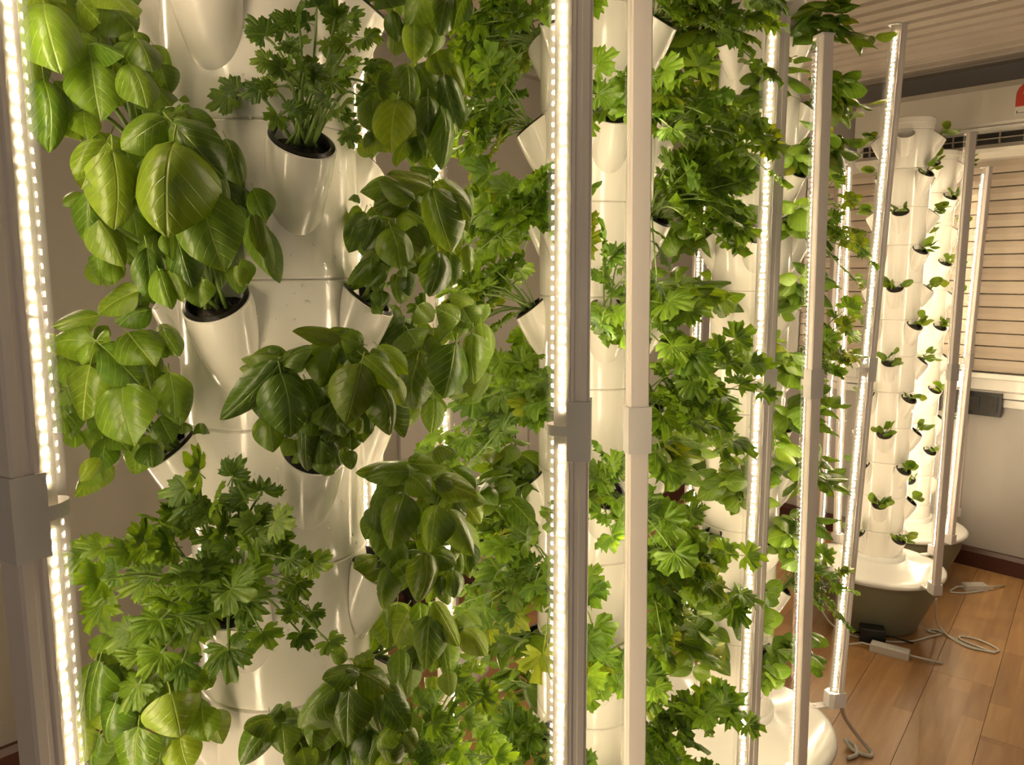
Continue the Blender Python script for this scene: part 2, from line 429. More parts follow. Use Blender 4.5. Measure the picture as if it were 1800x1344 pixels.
LID = MB().lathe([(LID_R - .012, -.016), (LID_R - .002, -.014), (LID_R, -.008), (LID_R - .002, 0), (LID_R - .012, .005), (LID_R - .03, .008), (.15, .020), (.105, .028), (.096, .032), (.096, .048), (.093, .052), (.086, .052)], 72, False, True).mesh('reservoir_lid', M['lid'], True, 50)

class T: pass
TOWERS = []
def tower(idx, label, cx, cy, seam, phi0, lid_z, top_z, cap=.083):
    t = T(); t.idx = idx; t.c = Vector((cx, cy, 0)); t.seam = seam; t.phi0 = phi0; t.lid = lid_z; t.top = top_z
    los = t.c.normalized(); t.toc = -los; t.rgt = Vector((los.y, -los.x, 0))
    root = empty('hydroponic_tower', (cx, cy, 0)); t.root = root
    tag(root, label, 'hydroponic tower', 'hydroponic towers')
    bh = lid_z - .012
    MB().lathe([(.135, 0), (.150, .004), (.170, .05), (LID_R - .026, bh * .72), (LID_R - .020, bh), (LID_R - .024, bh)], 64).build('reservoir', M['bowl'], root, True, 50)
    obj('reservoir_lid', LID, root, (0, 0, lid_z))
    k0 = math.floor((lid_z + .05 - seam) / PITCH)
    k = k0; t.rows = []
    while True:
        z0 = seam + k * PITCH
        if z0 + PITCH > top_z + .06: break
        if z0 < lid_z + .05:
            lo = lid_z + .048
            o = MB().lathe([(R, 0), (R, z0 + PITCH - lo - .0018), (R - .003, z0 + PITCH - lo)], 72).build('tower_section', M['white'], root, True, 35, (0, 0, lo))
        else:
            obj('tower_section', SECTION, root, (0, 0, z0))
        zs = z0 + PITCH
        if zs > lid_z + .14:
            t.rows.append((k + 1, zs))
        k += 1
    t.topz = z0
    MB().lathe([(R - .002, 0), (R, .002), (R, cap - .025), (R + .002, cap - .023), (R + .002, cap - .005), (R - .002, cap - .001), (R - .02, cap)], 72).build('top_cap', M['white'], root, True, 40, (0, 0, z0))
    for kk, zs in t.rows:
        for j in range(4):
            phi = t.phi(kk, j)
            d = t.dir(phi)
            ang = math.atan2(d.y, d.x)
            obj('planting_pocket', POCKET, root, mw=Matrix.Translation((0, 0, zs)) @ Matrix.Rotation(ang, 4, 'Z'))
    TOWERS.append(t)
    return t
def _phi(self, k, j):
    p = self.phi0 + 90 * j + (45 if k % 2 else 0)
    return (p + 180) % 360 - 180
def _dir(self, phi):
    a = math.radians(phi); return self.toc * math.cos(a) + self.rgt * math.sin(a)
def _rim(self, k, phi):
    zs = self.seam + k * PITCH
    return self.c + self.dir(phi) * RIM_C[0] + Vector((0, 0, zs + RIM_C[1]))
T.phi, T.dir, T.rim = _phi, _dir, _rim

T1 = tower(1, 'nearest white tower holding big basil and parsley plants', -.2345, .741, 1.345, -27, .25, 1.83)
T2 = tower(2, 'second white tower, densely covered in parsley behind two grey bars', .127, 1.17, 1.183, -33, .25, 1.83)
T3 = tower(3, 'third white tower with mixed greens and a big white lid', .532, 1.70, 1.446, 5, .28, 1.88)
T4 = tower(4, 'white seedling tower on an olive grey reservoir in full view', 1.425, 2.82, 1.317, -4, .235, 1.83, .045)
T5 = tower(5, 'rearmost white seedling tower beside the white wall', 1.78, 3.28, 1.28, -5, .235, 1.79, .04)

# water droplets on the nearest tower
rd = random.Random(11); mb = MB()
for i in range(170):
    phi = rd.gauss(8, 26); zz = 1.345 + rd.uniform(-.36, .18)
    if abs(phi) > 70: continue
    d = T1.dir(phi); tt = Vector((-d.y, d.x, 0)); r = .0007 + .0012 * rd.random() ** 2
    c = d * (R + .0001) + Vector((0, 0, zz))
    rings = [[c + d * (r * .55 * math.sin(e)) + (tt * math.cos(a) + Z * 1.15 * math.sin(a)) * (r * math.cos(e)) for a in [2 * math.pi * j / 8 for j in range(8)]] for e in (0, .6, 1.1)]
    mb.loft(rings, False, True)
dr = mb.build('water_droplets', M['water'], T1.root, True); dr['kind'] = 'stuff'

# ---------------------------------------------------------------- led light bars
LEDQ = mesh('led', [(-.0023, 0, -.0018), (-.0023, 0, .0018), (.0023, 0, .0018), (.0023, 0, -.0018)], [(0, 1, 2, 3)], M['led'], False)
BOARD_A, BOARD_B = (.0102, .0005), (.0010, .0162)      # (t, n) rear and front ends of the led board on the +t side
def bar(tower_, low, high, Y, label, z0=None, z1=None, mid=None, single=0, len_=None, yaw=0.0, nb=1.0):
    """a led bar through two pixels at depth Y, its leds facing the tower"""
    a, b_ = P(*low, Y), P(*high, Y)
    def at(z): return a + (b_ - a) * ((z - a.z) / (b_.z - a.z))
    z0 = z0 if z0 is not None else tower_.lid + .012
    z1 = z1 if z1 is not None else tower_.lid + 1.50
    p0, p1 = at(z0), at(z1); up = (p1 - p0).normalized(); Ln = (p1 - p0).length
    n = (tower_.c - Vector((p0.x, p0.y, 0))).normalized()
    n = Matrix.Rotation(math.radians(yaw), 3, 'Z') @ n
    n = (n - up * n.dot(up)).normalized(); t = n.cross(up)
    root = empty('led_light_bar', p0)
    mw = Matrix(((t.x, n.x, up.x, p0.x), (t.y, n.y, up.y, p0.y), (t.z, n.z, up.z, p0.z), (0, 0, 0, 1)))
    root.matrix_basis = mw
    tag(root, label, 'light bar', 'led light bars around the towers')
    zb_, zt_ = .03, Ln - .006
    zm = Ln * .5 if mid is None else (mid - p0.z) / up.z
    # aluminium channel with a ribbed side
    pr = [(.011, 0), (.0125, 0), (.0125, -.003), (.0112, -.004), (.0112, -.008), (.0120, -.009), (.0120, -.015), (.0105, -.017),
          (-.0105, -.017), (-.0120, -.015), (-.0120, -.009), (-.0112, -.008), (-.0112, -.004), (-.0125, -.003), (-.0125, 0), (-.011, 0)]
    MB().loft([[(x, y, z) for x, y in pr] for z in (zb_, zt_)]).build('housing', M['alu'], root)
    for s in (1, -1):
        bd = [(s * BOARD_A[0], BOARD_A[1]), (s * BOARD_B[0], BOARD_B[1]), (s * (BOARD_B[0] - .0012), BOARD_B[1]), (s * (BOARD_A[0] - .0012), BOARD_A[1])]
        if s < 0: bd.reverse()
        brd = MB().loft([[(x, y, z) for x, y in bd] for z in (zb_, zt_)]).build('led_board', M['board'], root)
        mid_ = Vector((s * (BOARD_A[0] + BOARD_B[0]) / 2, (BOARD_A[1] + BOARD_B[1]) / 2, 0))
        d = Vector((s * (BOARD_B[0] - BOARD_A[0]), BOARD_B[1] - BOARD_A[1], 0)).normalized()
        nn = Vector((s * d.y * s, -d.x, 0)) if False else Vector((d.y, -d.x, 0)) * (1 if Vector((d.y, -d.x, 0)).x * s > 0 else -1)
        mid_ = mid_ + nn * .0006
        if d.x * nn.y - d.y * nn.x < 0: d = -d
        Mq = Matrix(((d.x, nn.x, 0, 0), (d.y, nn.y, 0, 0), (0, 0, 1, 0), (0, 0, 0, 1)))
        step = .0093; cnt = int((zt_ - zb_ - .02) / step); joined = MB()
        for i in range(cnt):
            zz = zb_ + .012 + i * step
            if abs(zz - zm) < .012: continue
            if single == s:
                obj('led', LEDQ, brd, mw=Matrix.Translation(mid_ + Vector((0, 0, zz))) @ Mq)
            else:
                nq = len(joined.v)
                joined.v += [Matrix.Translation(mid_ + Vector((0, 0, zz))) @ Mq @ v.co for v in LEDQ.vertices]
                joined.f += [tuple(nq + q for q in p.vertices) for p in LEDQ.polygons]
        if joined.v:
            lr = joined.build('led_row', M['led'], brd); lr['kind'] = 'stuff'
    # clear v shaped cover
    cv = [(.0127, -.001), (.0132, .004), (.0120, .011), (.0085, .018), (.004, .0215), (0, .0225)]
    cv = cv + [(-x, y) for x, y in reversed(cv[:-1])]
    MB().loft([[(x, y, z) for x, y in cv] for z in (zb_, zt_)], False, False, closed=False).build('clear_cover', M['cover'], root, True)
    # joining sleeve in the middle
    sl = [(.0142, .003), (.0142, -.0192), (-.0142, -.0192), (-.0142, .003), (-.0127, .003), (-.0127, -.0174), (.0127, -.0174), (.0127, .003)]
    slv = MB().loft([[(x, y, z) for x, y in sl] for z in (zm - .028, zm + .028)]).build('joining_sleeve', M['clip'], root)
    cr = [(x * 1.04, y * 1.03) for x, y in cv]
    MB().loft([[(x, y, z) for x, y in cr] for z in (zm - .005, zm + .005)], False, False, closed=False).build('joint_band', M['clip'], slv, True)
    # end cap and foot bracket with bolt tab
    ec = [(.0132, -.0175), (.0135, .004), (.012, .012), (.004, .0228), (-.004, .0228), (-.012, .012), (-.0135, .004), (-.0132, -.0175)]
    MB().loft([[(x, y, z) for x, y in ec] for z in (zt_, zt_ + .004)]).build('end_cap', M['clip'], root)
    fb = [(.0160, -.0205), (.0160, .012), (.011, .0245), (-.011, .0245), (-.0160, .012), (-.0160, -.0205)]
    br = MB().loft([[(x, y, z) for x, y in fb] for z in (-.004, .034)]).build('foot_bracket', M['clip'], root)
    tb = [(.011, .02), (.011, .056)] + [(.011 * math.cos(math.pi * k / 8), .056 + .011 * math.sin(math.pi * k / 8)) for k in range(9)] + [(-.011, .056), (-.011, .02)]
    MB().loft([[(x, y, z) for x, y in tb] for z in (-.004, .001)]).build('bolt_tab', M['clip'], br)
    MB().lathe([(.004, .001), (.004, .0035), (.002, .0042)], 12).build('bolt', M['alu'], br, loc=(0, .056, 0))
    return root

def px_of(p):
    d = Vector(p) - EYE; k = d.dot(FWD)
    return (900 + F * d.x / k, 672 - F * d.dot(UPV) / k)
def ring_bar(t, off, label, **kw):
    p = t.c + Vector((off[0], off[1], 0))
    lo, hi = px_of((p.x, p.y, .5)), px_of((p.x, p.y, 1.6))
    return bar(t, lo, hi, p.y, label, **kw)

bar(T1, (75, 1100), (-13, 100), .48, 'wide led bar at the left edge of the picture, nearest of all', mid=1.35 - .155, single=1, yaw=-12)
bar(T1, (1000, 1300), (1008, 40), .70, 'lit led bar beside the grey bar, in front of the parsley tower', mid=1.35 - .145, single=-1)
ring_bar(T1, (.04, .28), 'led bar hidden behind the nearest tower, right of its stem')
ring_bar(T1, (-.278, .04), 'led bar behind the wide bar at the left edge')
bar(T2, (1113, 1300), (1122, 20), .90, 'grey bar seen from behind, in front of the parsley tower', mid=1.35 - .185)
bar(T2, (791, 1250), (757, 100), 1.24, 'led bar between the nearest tower and the parsley tower', mid=1.35 - .21)
bar(T2, (1311, 1330), (1366, 20), 1.20, 'brightly lit led bar right of the parsley tower', mid=1.35 - .178)
ring_bar(T2, (-.02, .275), 'led bar behind the parsley tower')
bar(T3, (1402, 1330), (1448, 20), 1.45, 'grey bar seen from behind, in front of the mixed greens tower', mid=1.35 - .21, yaw=2)
bar(T3, (1471, 1190), (1575, 80), 1.76, 'leaning bright led bar with its white bracket on the big lid', mid=1.35 - .222, z0=.285, z1=1.895)
ring_bar(T3, (-.275, -.05), 'led bar left of the mixed greens tower, behind the grey bar')
ring_bar(T3, (-.05, .275), 'led bar behind the mixed greens tower')
bar(T4, (1643, 1030), (1708, 200), 2.52, 'grey edged led bar at the front of the seedling tower lid', z0=.245, z1=1.80, yaw=-6)
bar(T4, (1474, 900), (1490, 360), 3.02, 'thin bright led bar left of the seedling tower, against the blind', z0=.25, z1=1.78)
ring_bar(T4, (-.262, -.07), 'pale led bar at the left rim of the seedling tower lid')
ring_bar(T4, (.26, .07), 'led bar at the right rim of the seedling tower lid')
bar(T5, (1667, 960), (1738, 260), 3.02, 'bright led bar at the front of the rearmost tower', z0=.245, z1=1.76, yaw=20)
ring_bar(T5, (.262, .09), 'led bar against the white wall right of the rearmost tower')
ring_bar(T5, (-.262, -.09), 'led bar between the two seedling towers')
ring_bar(T5, (-.08, .262), 'led bar behind the rearmost tower')

# ---------------------------------------------------------------- leaves
def basil_mesh(seed, curl=.10, width_pow=.9, droop=.9, quilt=.016, nu=10, nv=14, tipw=1.0, m='basil', fold=0.0, wav=.012):
    r = random.Random(seed); v = []; f = []; uv = []
    bend = r.uniform(-.05, .05); ph = r.uniform(0, 6)
    for j in range(nv + 1):
        t = j / nv
        wdt = (math.sin(math.pi * min(1, t ** .80)) ** width_pow) * .5 if t < 1 else 0
        wdt = max(wdt, .012)
        for i in range(nu + 1):
            s = i / nu * 2 - 1
            x = s * wdt
            z = curl * math.sin(math.pi * t ** .85) - droop * x * x * (1 + .4 * t) + fold * abs(x)
            z += -.012 * math.exp(-(s * 5) ** 2)
            sec = (t - .5 * abs(s) * wdt * 1.9) * 6
            z += quilt * abs(math.sin(math.pi * sec)) * math.sin(math.pi * abs(s)) * math.sin(math.pi * t)
            z += wav * math.sin(7 * t + ph + 2.4 * s) * abs(s) ** 2
            v.append((x + bend * math.sin(math.pi * t), t - .03 * abs(s) * (1 - t), z)); uv.append((.5 + x, t))
    for j in range(nv):
        for i in range(nu):
            a = j * (nu + 1) + i; f.append((a, a + 1, a + nu + 2, a + nu + 1))
    # petiole
    n = len(v)
    for k, (y, zz, rr) in enumerate(((-.22, -.06, .016), (-.1, -.01, .013), (.05, .0, .010))):
        for q in range(4):
            a = q * math.pi / 2; v.append((rr * math.cos(a), y, zz + rr * math.sin(a))); uv.append((.5, .1))
    for k in range(2):
        for q in range(4):
            a = n + k * 4 + q; b2 = n + k * 4 + (q + 1) % 4; f.append((a, b2, b2 + 4, a + 4))
    return mesh('leaf', v, f, M[m], True, None, uv)

BASIL = [basil_mesh(1, .14, .74, 1.25, .038, 12, 18), basil_mesh(2, .22, .70, 1.6, .042, 12, 18), basil_mesh(3, .10, .80, .9, .034, 12, 18, wav=.05), basil_mesh(4, .27, .72, 1.9, .042, 12, 18, wav=.04),
         basil_mesh(5, .17, .78, .6, .024, fold=-.45), basil_mesh(6, .08, .74, .9, .026, fold=.30, wav=.04)]
YOUNG = [basil_mesh(21, .10, .62, .5, .008, 6, 8, m='young', wav=.03), basil_mesh(22, .16, .55, .9, .008, 6, 8, m='young', wav=.04), basil_mesh(23, .05, .7, .3, .01, 6, 8, m='young', wav=.06)]
BASIL_LO = [basil_mesh(31, .12, .85, .9, .014, 6, 9), basil_mesh(32, .18, .85, 1.1, .014, 6, 9, wav=.03), basil_mesh(33, .06, .8, .6, .016, 6, 9, wav=.04)]

def parsley_mesh(seed, ripple=.03, nang=24):
    r = random.Random(seed); v = []; f = []; uv = []
    def leaflet(base, ang, size, zt):
        n = len(v); ca, sa = math.cos(ang), math.sin(ang)
        lobes = [(-46 + r.uniform(-5, 5), .82), (-8 + r.uniform(-6, 6) + 8, 1.0), (46 + r.uniform(-5, 5), .82)]
        def put(x, y, z, uu, vv):
            v.append((base[0] + (x * ca - y * sa) * size, base[1] + (x * sa + y * ca) * size, zt + z * size)); uv.append((uu, vv))
        put(0, 0, 0, .5, 0)
        for ring in (.45, .78, 1.0):
            for k in range(nang + 1):
                th = -72 + 144 * k / nang
                rad = .50
                for c, a in lobes:
                    rad = max(rad, a * (1 - (abs(th - c) / 30) ** 2 * .42) if abs(th - c) < 30 else 0)
                tooth = (.10 if k % 3 == 1 else (-.05 if k % 3 == 0 else 0)) * (1 if ring == 1.0 else 0)
                if abs(abs(th) - 24) < 4: rad *= (.62 if ring == 1 else .85)
                rr = (rad + tooth) * ring
                a = math.radians(th)
                z = .10 * math.sin(math.pi * ring * .8) - .16 * (rr * math.sin(a)) ** 2 - .10 * (rr * math.cos(a)) ** 2 * ring
                z += ripple * math.sin(k * 1.9 + seed) * ring ** 2 * 1.6
                put(rr * math.sin(a), rr * math.cos(a), z, .5 + .3 * rr * math.sin(a) * (.6 if abs(th) > 24 else 1), rr)
        m_ = nang + 1
        for k in range(nang):
            f.append((n, n + 1 + k + 1, n + 1 + k))
            for q in range(2):
                a = n + 1 + q * m_ + k; f.append((a, a + 1, a + 1 + m_, a + m_))
    leaflet((0, .36), r.uniform(-.1, .1), .62, 0)
    leaflet((.02, .30), -1.02 + r.uniform(-.15, .15), .52, r.uniform(-.02, .04))
    leaflet((-.02, .30), 1.02 + r.uniform(-.15, .15), .52, r.uniform(-.02, .04))
    n = len(v)
    for (y, rr) in ((-.05, .018), (.42, .012)):
        for q in range(4):
            a = q * math.pi / 2; v.append((rr * math.cos(a), y, rr * math.sin(a) - .01)); uv.append((.5, .1))
    for q in range(4): f.append((n + q, n + (q + 1) % 4, n + 4 + (q + 1) % 4, n + 4 + q))
    return mesh('leaf', v, f, M['parsley'], True, None, uv)
PARSLEY = [parsley_mesh(1), parsley_mesh(2, .05), parsley_mesh(3, .02), parsley_mesh(4, .07)]
PARSLEY_LO = [parsley_mesh(11, .06, 18), parsley_mesh(12, .10, 18), parsley_mesh(13, .03, 18), parsley_mesh(14, .14, 18)]

def put_leaf(root, me, base, tip, width, normal, color=(1, 1, 1, 1), zs=1.0):
    a = tip - base; L_ = max(a.length, .003); y = a / L_
    n = normal - y * normal.dot(y)
    if n.length < .05: n = Vector((.3, -.8, .5)) - y * Vector((.3, -.8, .5)).dot(y)
    n.normalize(); x = y.cross(n)
    q = base - root.location
    zl = (L_ + width) * .5 * zs
    o = bpy.data.objects.new('leaf', me); COL.objects.link(o); o.parent = root
    o.matrix_basis = Matrix(((x.x * width, y.x * L_, n.x * zl, q.x), (x.y * width, y.y * L_, n.y * zl, q.y), (x.z * width, y.z * L_, n.z * zl, q.z), (0, 0, 0, 1)))
    o.color = color
    return o

def put_stem(root, pts, r0, r1, name='stem', sides=6):
    k = len(pts); rl = root.location
    return MB().tube([p - rl for p in pts], [r0 + (r1 - r0) * i / (k - 1) for i in range(k)], sides).build(name, M['stem'], root, True)

def plant_root(t, k, phi, name, label, cat, group, cup=True):
    rim = t.rim(k, phi)
    root = empty(name, rim); tag(root, label, cat, group)
    if cup:
        d = t.dir(phi); ang = math.atan2(d.y, d.x)
        mw = Matrix.Translation(t.c + Vector((0, 0, t.seam + k * PITCH)) - rim) @ Matrix.Rotation(ang, 4, 'Z')
        obj('net_cup', CUP, root, mw=mw); obj('growing_medium', MEDIUM, root, mw=mw)
    return root

def tint(r, bright=1.0, yellow=0.0):
    g = bright * r.uniform(.85, 1.15)
    return (g * (1 + yellow * 1.2), g * (1 + yellow * .35), g * (1 - yellow * .3), 1)

def hero_basil(t, k, phi, label, Yf, Yb, leaves, seed, bright=1.0, wob=.42):
    r = random.Random(seed)
    root = plant_root(t, k, phi, 'basil_plant', label, 'basil plant', 'basil plants on the nearest tower')
    n = len(leaves); bases = []
    for i, lf in enumerate(leaves):
        u0, v0, u1, v1, wpx = lf[:5]
        dp = lf[5] if len(lf) > 5 else 0.0
        Y = Yf + (Yb - Yf) * i / max(1, n - 1) + dp
        base = P(u0, v0, Y + r.uniform(-.004, .004)); tip = P(u1, v1, Y - r.uniform(-.012, .022))
        bases.append(base)
        c = (EYE - base).normalized()
        nrm = c + Z * r.uniform(.1, .8) + Vector((r.uniform(-wob, wob), r.uniform(-wob, wob) * .6, 0))
        put_leaf(root, r.choice(BASIL), base, tip, wpx * Y / F * 1.3, nrm, tint(r, bright, r.choice((0, 0, 0, .15))))
    for i in range(int(n * 1.7)):
        u0, v0, u1, v1, wpx = r.choice(leaves)[:5]
        sc = r.uniform(.6, 1.0); ju, jv = r.uniform(-32, 32), r.uniform(-30, 26)
        Y = r.uniform(Yf + .25 * (Yb - Yf), Yb + .015)
        base = P(u0 + ju, v0 + jv, Y); tip = P(u0 + ju + (u1 - u0) * sc + r.uniform(-14, 14), v0 + jv + (v1 - v0) * sc, Y - r.uniform(-.01, .02))
        c = (EYE - base).normalized()
        put_leaf(root, r.choice(BASIL), base, tip, max(24, wpx) * sc * Y / F * 1.25, c + Z * r.uniform(.0, .8) + Vector((r.uniform(-.7, .7), 0, 0)), tint(r, bright, r.choice((0, 0, 0, .15))))
    p0 = root.location - Z * .006
    for i in range(0, n, 3):
        bq = bases[i]; d = t.dir(phi)
        mid = p0.lerp(bq, .5) + Vector((0, 0, .012)) + d * .01
        put_stem(root, spline([p0 + Vector((r.uniform(-.01, .01), r.uniform(-.01, .01), 0)), mid, bq], 5), .0022, .0014)
    return root

def hero_parsley(t, k, phi, label, Yf, Yb, tips, seed, bright=1.0, size=54, cat='parsley plant'):
    r = random.Random(seed)
    root = plant_root(t, k, phi, 'parsley_plant', label, cat, 'parsley plants on the nearest tower')
    p0 = root.location - Z * .004; d = t.dir(phi)
    for i, tp in enumerate(tips):
        u, v = tp[:2]; sz = (tp[2] if len(tp) > 2 else size) * r.uniform(1.1, 1.5) * (.78 if seed == 21 else 1)
        Y = tp[3] if len(tp) > 3 else r.uniform(Yf, Yb)
        end = P(u, v, Y)
        st = p0 + Vector((r.uniform(-.012, .012), r.uniform(-.012, .012), 0))
        vec = end - st
        mid = st + vec * .55 + Vector((0, 0, .012 + .12 * abs(vec.x) + max(0, -vec.z) * .5)) + d * .008
        pts = spline([st, mid, end], 6)
        put_stem(root, pts, .0016, .0008)
        L_ = sz * Y / F
        ax = (pts[-1] - pts[-4]).normalized()
        ax = (ax + Vector((r.uniform(-.5, .5), r.uniform(-.3, .1), r.uniform(-.5, .25)))).normalized()
        c = (EYE - end).normalized()
        nrm = c + Z * r.uniform(.2, .9) + Vector((r.uniform(-.5, .5), 0, 0))
        col = tint(r, bright, r.choice((0, 0, .1)))
        put_leaf(root, r.choice(PARSLEY), end - ax * L_ * .35, end + ax * L_ * .75, L_ * 1.08, nrm, col)
        for fr_ in ((.6, .82) if r.random() < .5 else (.7,)):
            q = pts[int(len(pts) * fr_)]; sd = Vector((r.choice((-1, 1)), r.uniform(-.6, .2), r.uniform(-.2, .6))).normalized()
            put_leaf(root, r.choice(PARSLEY), q, q + sd * L_ * .95, L_ * .8, nrm + Vector((r.uniform(-.4, .4), 0, 0)), col)
    return root

G = 'nearest tower'
hero_basil(T1, 0, -27, 'huge round basil with broad drooping leaves, left of the water-beaded pocket', .535, .64, [
    (305, 252, 293, 416, 110), (198, 267, 201, 404, 74), (356, 342, 395, 478, 90), (305, 217, 395, 315, 64), (290, 211, 213, 262, 56),
    (186, 252, 142, 333, 54), (168, 380, 219, 470, 50), (160, 340, 160, 437, 52), (258, 437, 270, 535, 44), (279, 475, 302, 544, 34),
    (314, 428, 338, 508, 48), (350, 490, 353, 541, 44), (398, 246, 424, 327, 44), (442, 380, 478, 487, 36), (445, 333, 469, 392, 38),
    (326, 200, 380, 222, 28), (305, 205, 287, 193, 20), (305, 205, 320, 186, 20), (305, 206, 298, 232, 20), (174, 446, 180, 496, 30),
    (198, 463, 201, 502, 26), (145, 341, 112, 362, 28), (225, 327, 243, 428, 56), (270, 405, 275, 445, 34), (344, 350, 320, 413, 34),
    (185, 250, 165, 230, 20), (412, 472, 424, 517, 30), (250, 300, 240, 400, 60), (370, 300, 400, 390, 60), (310, 370, 300, 470, 60),
    (420, 330, 430, 420, 44), (230, 380, 235, 470, 50), (370, 420, 390, 505, 44)], 1)
hero_basil(T1, -1, -72, 'bright basil reaching towards the left-hand bar from a side pocket', .58, .68, [
    (215, 679, 236, 784, 82), (179, 608, 250, 679, 62), (158, 644, 146, 739, 70), (161, 599, 87, 608, 52), (164, 605, 143, 641, 34),
    (227, 587, 274, 644, 64), (245, 510, 173, 551, 44), (265, 545, 209, 572, 32), (173, 554, 90, 575, 34), (298, 656, 307, 736, 54),
    (286, 578, 316, 626, 36), (280, 733, 304, 778, 40), (238, 780, 238, 834, 48), (188, 769, 179, 828, 38), (194, 760, 230, 795, 34),
    (176, 819, 131, 873, 36), (319, 742, 319, 763, 28), (256, 769, 289, 804, 24), (170, 600, 190, 572, 22), (120, 730, 137, 766, 32),
    (165, 740, 188, 762, 32), (108, 688, 125, 772, 48), (95, 630, 102, 690, 44), (268, 673, 280, 727, 28), (130, 590, 110, 650, 50),
    (200, 620, 195, 700, 60), (270, 640, 285, 720, 50), (180, 700, 190, 770, 50)], 2, 1.05)
hero_basil(T1, -1, 18, 'basil in the front pocket at the middle of the nearest tower', .565, .625, [
    (494, 658, 511, 768, 76), (635, 641, 608, 745, 68), (491, 638, 387, 738, 48), (491, 628, 424, 631, 34), (494, 634, 551, 611, 38),
    (668, 678, 685, 765, 46), (641, 628, 701, 685, 38), (584, 601, 564, 681, 62), (598, 597, 514, 582, 28), (638, 604, 598, 591, 36),
    (591, 608, 641, 634, 38), (651, 621, 685, 634, 26), (537, 755, 541, 828, 40), (470, 728, 480, 795, 44), (581, 762, 578, 812, 42),
    (571, 806, 568, 835, 34), (514, 772, 500, 801, 32), (564, 748, 551, 772, 40), (614, 755, 618, 792, 36), (638, 738, 638, 778, 32),
    (614, 792, 618, 825, 24), (584, 728, 594, 762, 30), (537, 668, 558, 721, 56), (600, 690, 590, 760, 60), (560, 700, 575, 770, 50),
    (640, 700, 650, 760, 40)], 3, .92)
hero_basil(T1, 0, 63, 'dark basil spilling right from the pocket beside the water-beaded one', .60, .70, [
    (761, 334, 794, 444, 60), (767, 320, 828, 387, 42), (687, 401, 704, 474, 52), (761, 327, 680, 307, 36), (727, 350, 664, 317, 32),
    (774, 444, 754, 521, 46), (650, 391, 607, 417, 40), (717, 350, 657, 367, 38), (640, 374, 613, 444, 38), (704, 397, 734, 457, 44),
    (654, 451, 607, 501, 30), (680, 468, 640, 501, 30), (791, 444, 794, 504, 28), (717, 478, 720, 521, 28), (700, 481, 704, 535, 30),
    (670, 511, 670, 541, 28), (747, 404, 757, 437, 30), (654, 364, 667, 384, 26), (694, 350, 720, 367, 38), (797, 354, 814, 431, 32),
    (727, 464, 747, 481, 24), (734, 384, 741, 424, 40), (690, 420, 650, 480, 40), (740, 430, 745, 490, 40), (660, 400, 650, 460, 40)], 4, .85)
hero_basil(T1, -1, 108, 'dark basil hanging right below the tilted white pocket, before the thin led bar', .70, .79, [
    (801, 605, 781, 700, 62), (734, 635, 728, 720, 54), (831, 588, 834, 675, 42), (808, 561, 767, 541, 40), (814, 541, 835, 575, 42),
    (717, 581, 734, 618, 56), (734, 538, 761, 565, 38), (761, 591, 747, 618, 42), (767, 605, 774, 652, 34), (762, 701, 758, 762, 34),
    (715, 701, 708, 755, 40), (700, 551, 677, 620, 64), (760, 640, 765, 710, 50), (700, 630, 690, 700, 50), (790, 560, 800, 600, 40),
    (820, 650, 790, 700, 44), (740, 560, 720, 620, 50)], 5, .82)
hero_basil(T1, 1, 108, 'dark basil with long cupped leaves right of the topmost parsley', .66, .77, [
    (698, 177, 688, 268, 58), (752, 171, 752, 244, 38), (778, 187, 775, 298, 40), (782, 134, 809, 228, 36), (715, 114, 722, 181, 44),
    (768, 90, 782, 134, 40), (735, 114, 772, 167, 52), (685, 110, 648, 147, 40), (648, 161, 668, 234, 54), (651, 231, 685, 268, 44),
    (735, 241, 728, 288, 30), (745, 248, 758, 301, 30), (722, 208, 725, 278, 30), (760, 140, 750, 200, 44), (690, 140, 670, 200, 50),
    (715, 190, 720, 250, 40)], 6, .85)
hero_basil(T1, 2, 63, 'basil cut by the top of the picture, over the thin led bar', .62, .70, [
    (745, -15, 712, 43, 50), (728, 40, 728, 110, 42), (790, -15, 772, 64, 42), (675, -12, 692, 14, 40), (690, 20, 700, 75, 26), (770, -30, 750, 30, 50),
    (700, -30, 690, 30, 50), (720, -40, 730, 20, 50)], 7, .9)
hero_basil(T1, 1, -72, 'basil with long hanging leaves in the top corner beside the left-hand bar', .56, .68, [
    (77, 7, 107, 130, 82), (77, 141, 87, 268, 54), (161, 110, 177, 214, 68), (228, 114, 258, 191, 52), (155, 78, 218, 100, 32),
    (241, 67, 268, 127, 48), (147, 194, 154, 248, 40), (97, 144, 144, 191, 46), (50, 50, 57, 160, 42), (281, 114, 298, 167, 38),
    (278, 157, 301, 187, 32), (214, 140, 231, 167, 40), (141, 17, 177, 67, 62), (187, 7, 241, 57, 62), (140, -20, 150, 25, 44),
    (200, -30, 230, 25, 50), (60, -30, 80, 30, 60), (180, 60, 200, 130, 60), (250, 150, 240, 205, 50), (120, 60, 130, 130, 60), (210, 60, 200, 120, 60)], 8)
hero_basil(T1, -3, -72, 'basil with round leaves in the bottom corner under the sprawling parsley', .55, .64, [
    (300, 1217, 318, 1296, 84), (243, 1278, 243, 1362, 72), (202, 1237, 190, 1306, 58), (316, 1294, 332, 1355, 56), (356, 1245, 366, 1304, 50),
    (174, 1164, 158, 1265, 52), (336, 1180, 360, 1209, 38), (215, 1125, 245, 1156, 42), (190, 1116, 170, 1148, 34), (174, 1294, 168, 1355, 50),
    (198, 1209, 227, 1241, 44), (270, 1200, 260, 1260, 50), (290, 1290, 280, 1350, 50), (230, 1180, 210, 1240, 50), (330, 1230, 345, 1280, 50),
    (150, 1240, 150, 1300, 40), (215, 1300, 205, 1360, 50)], 9)
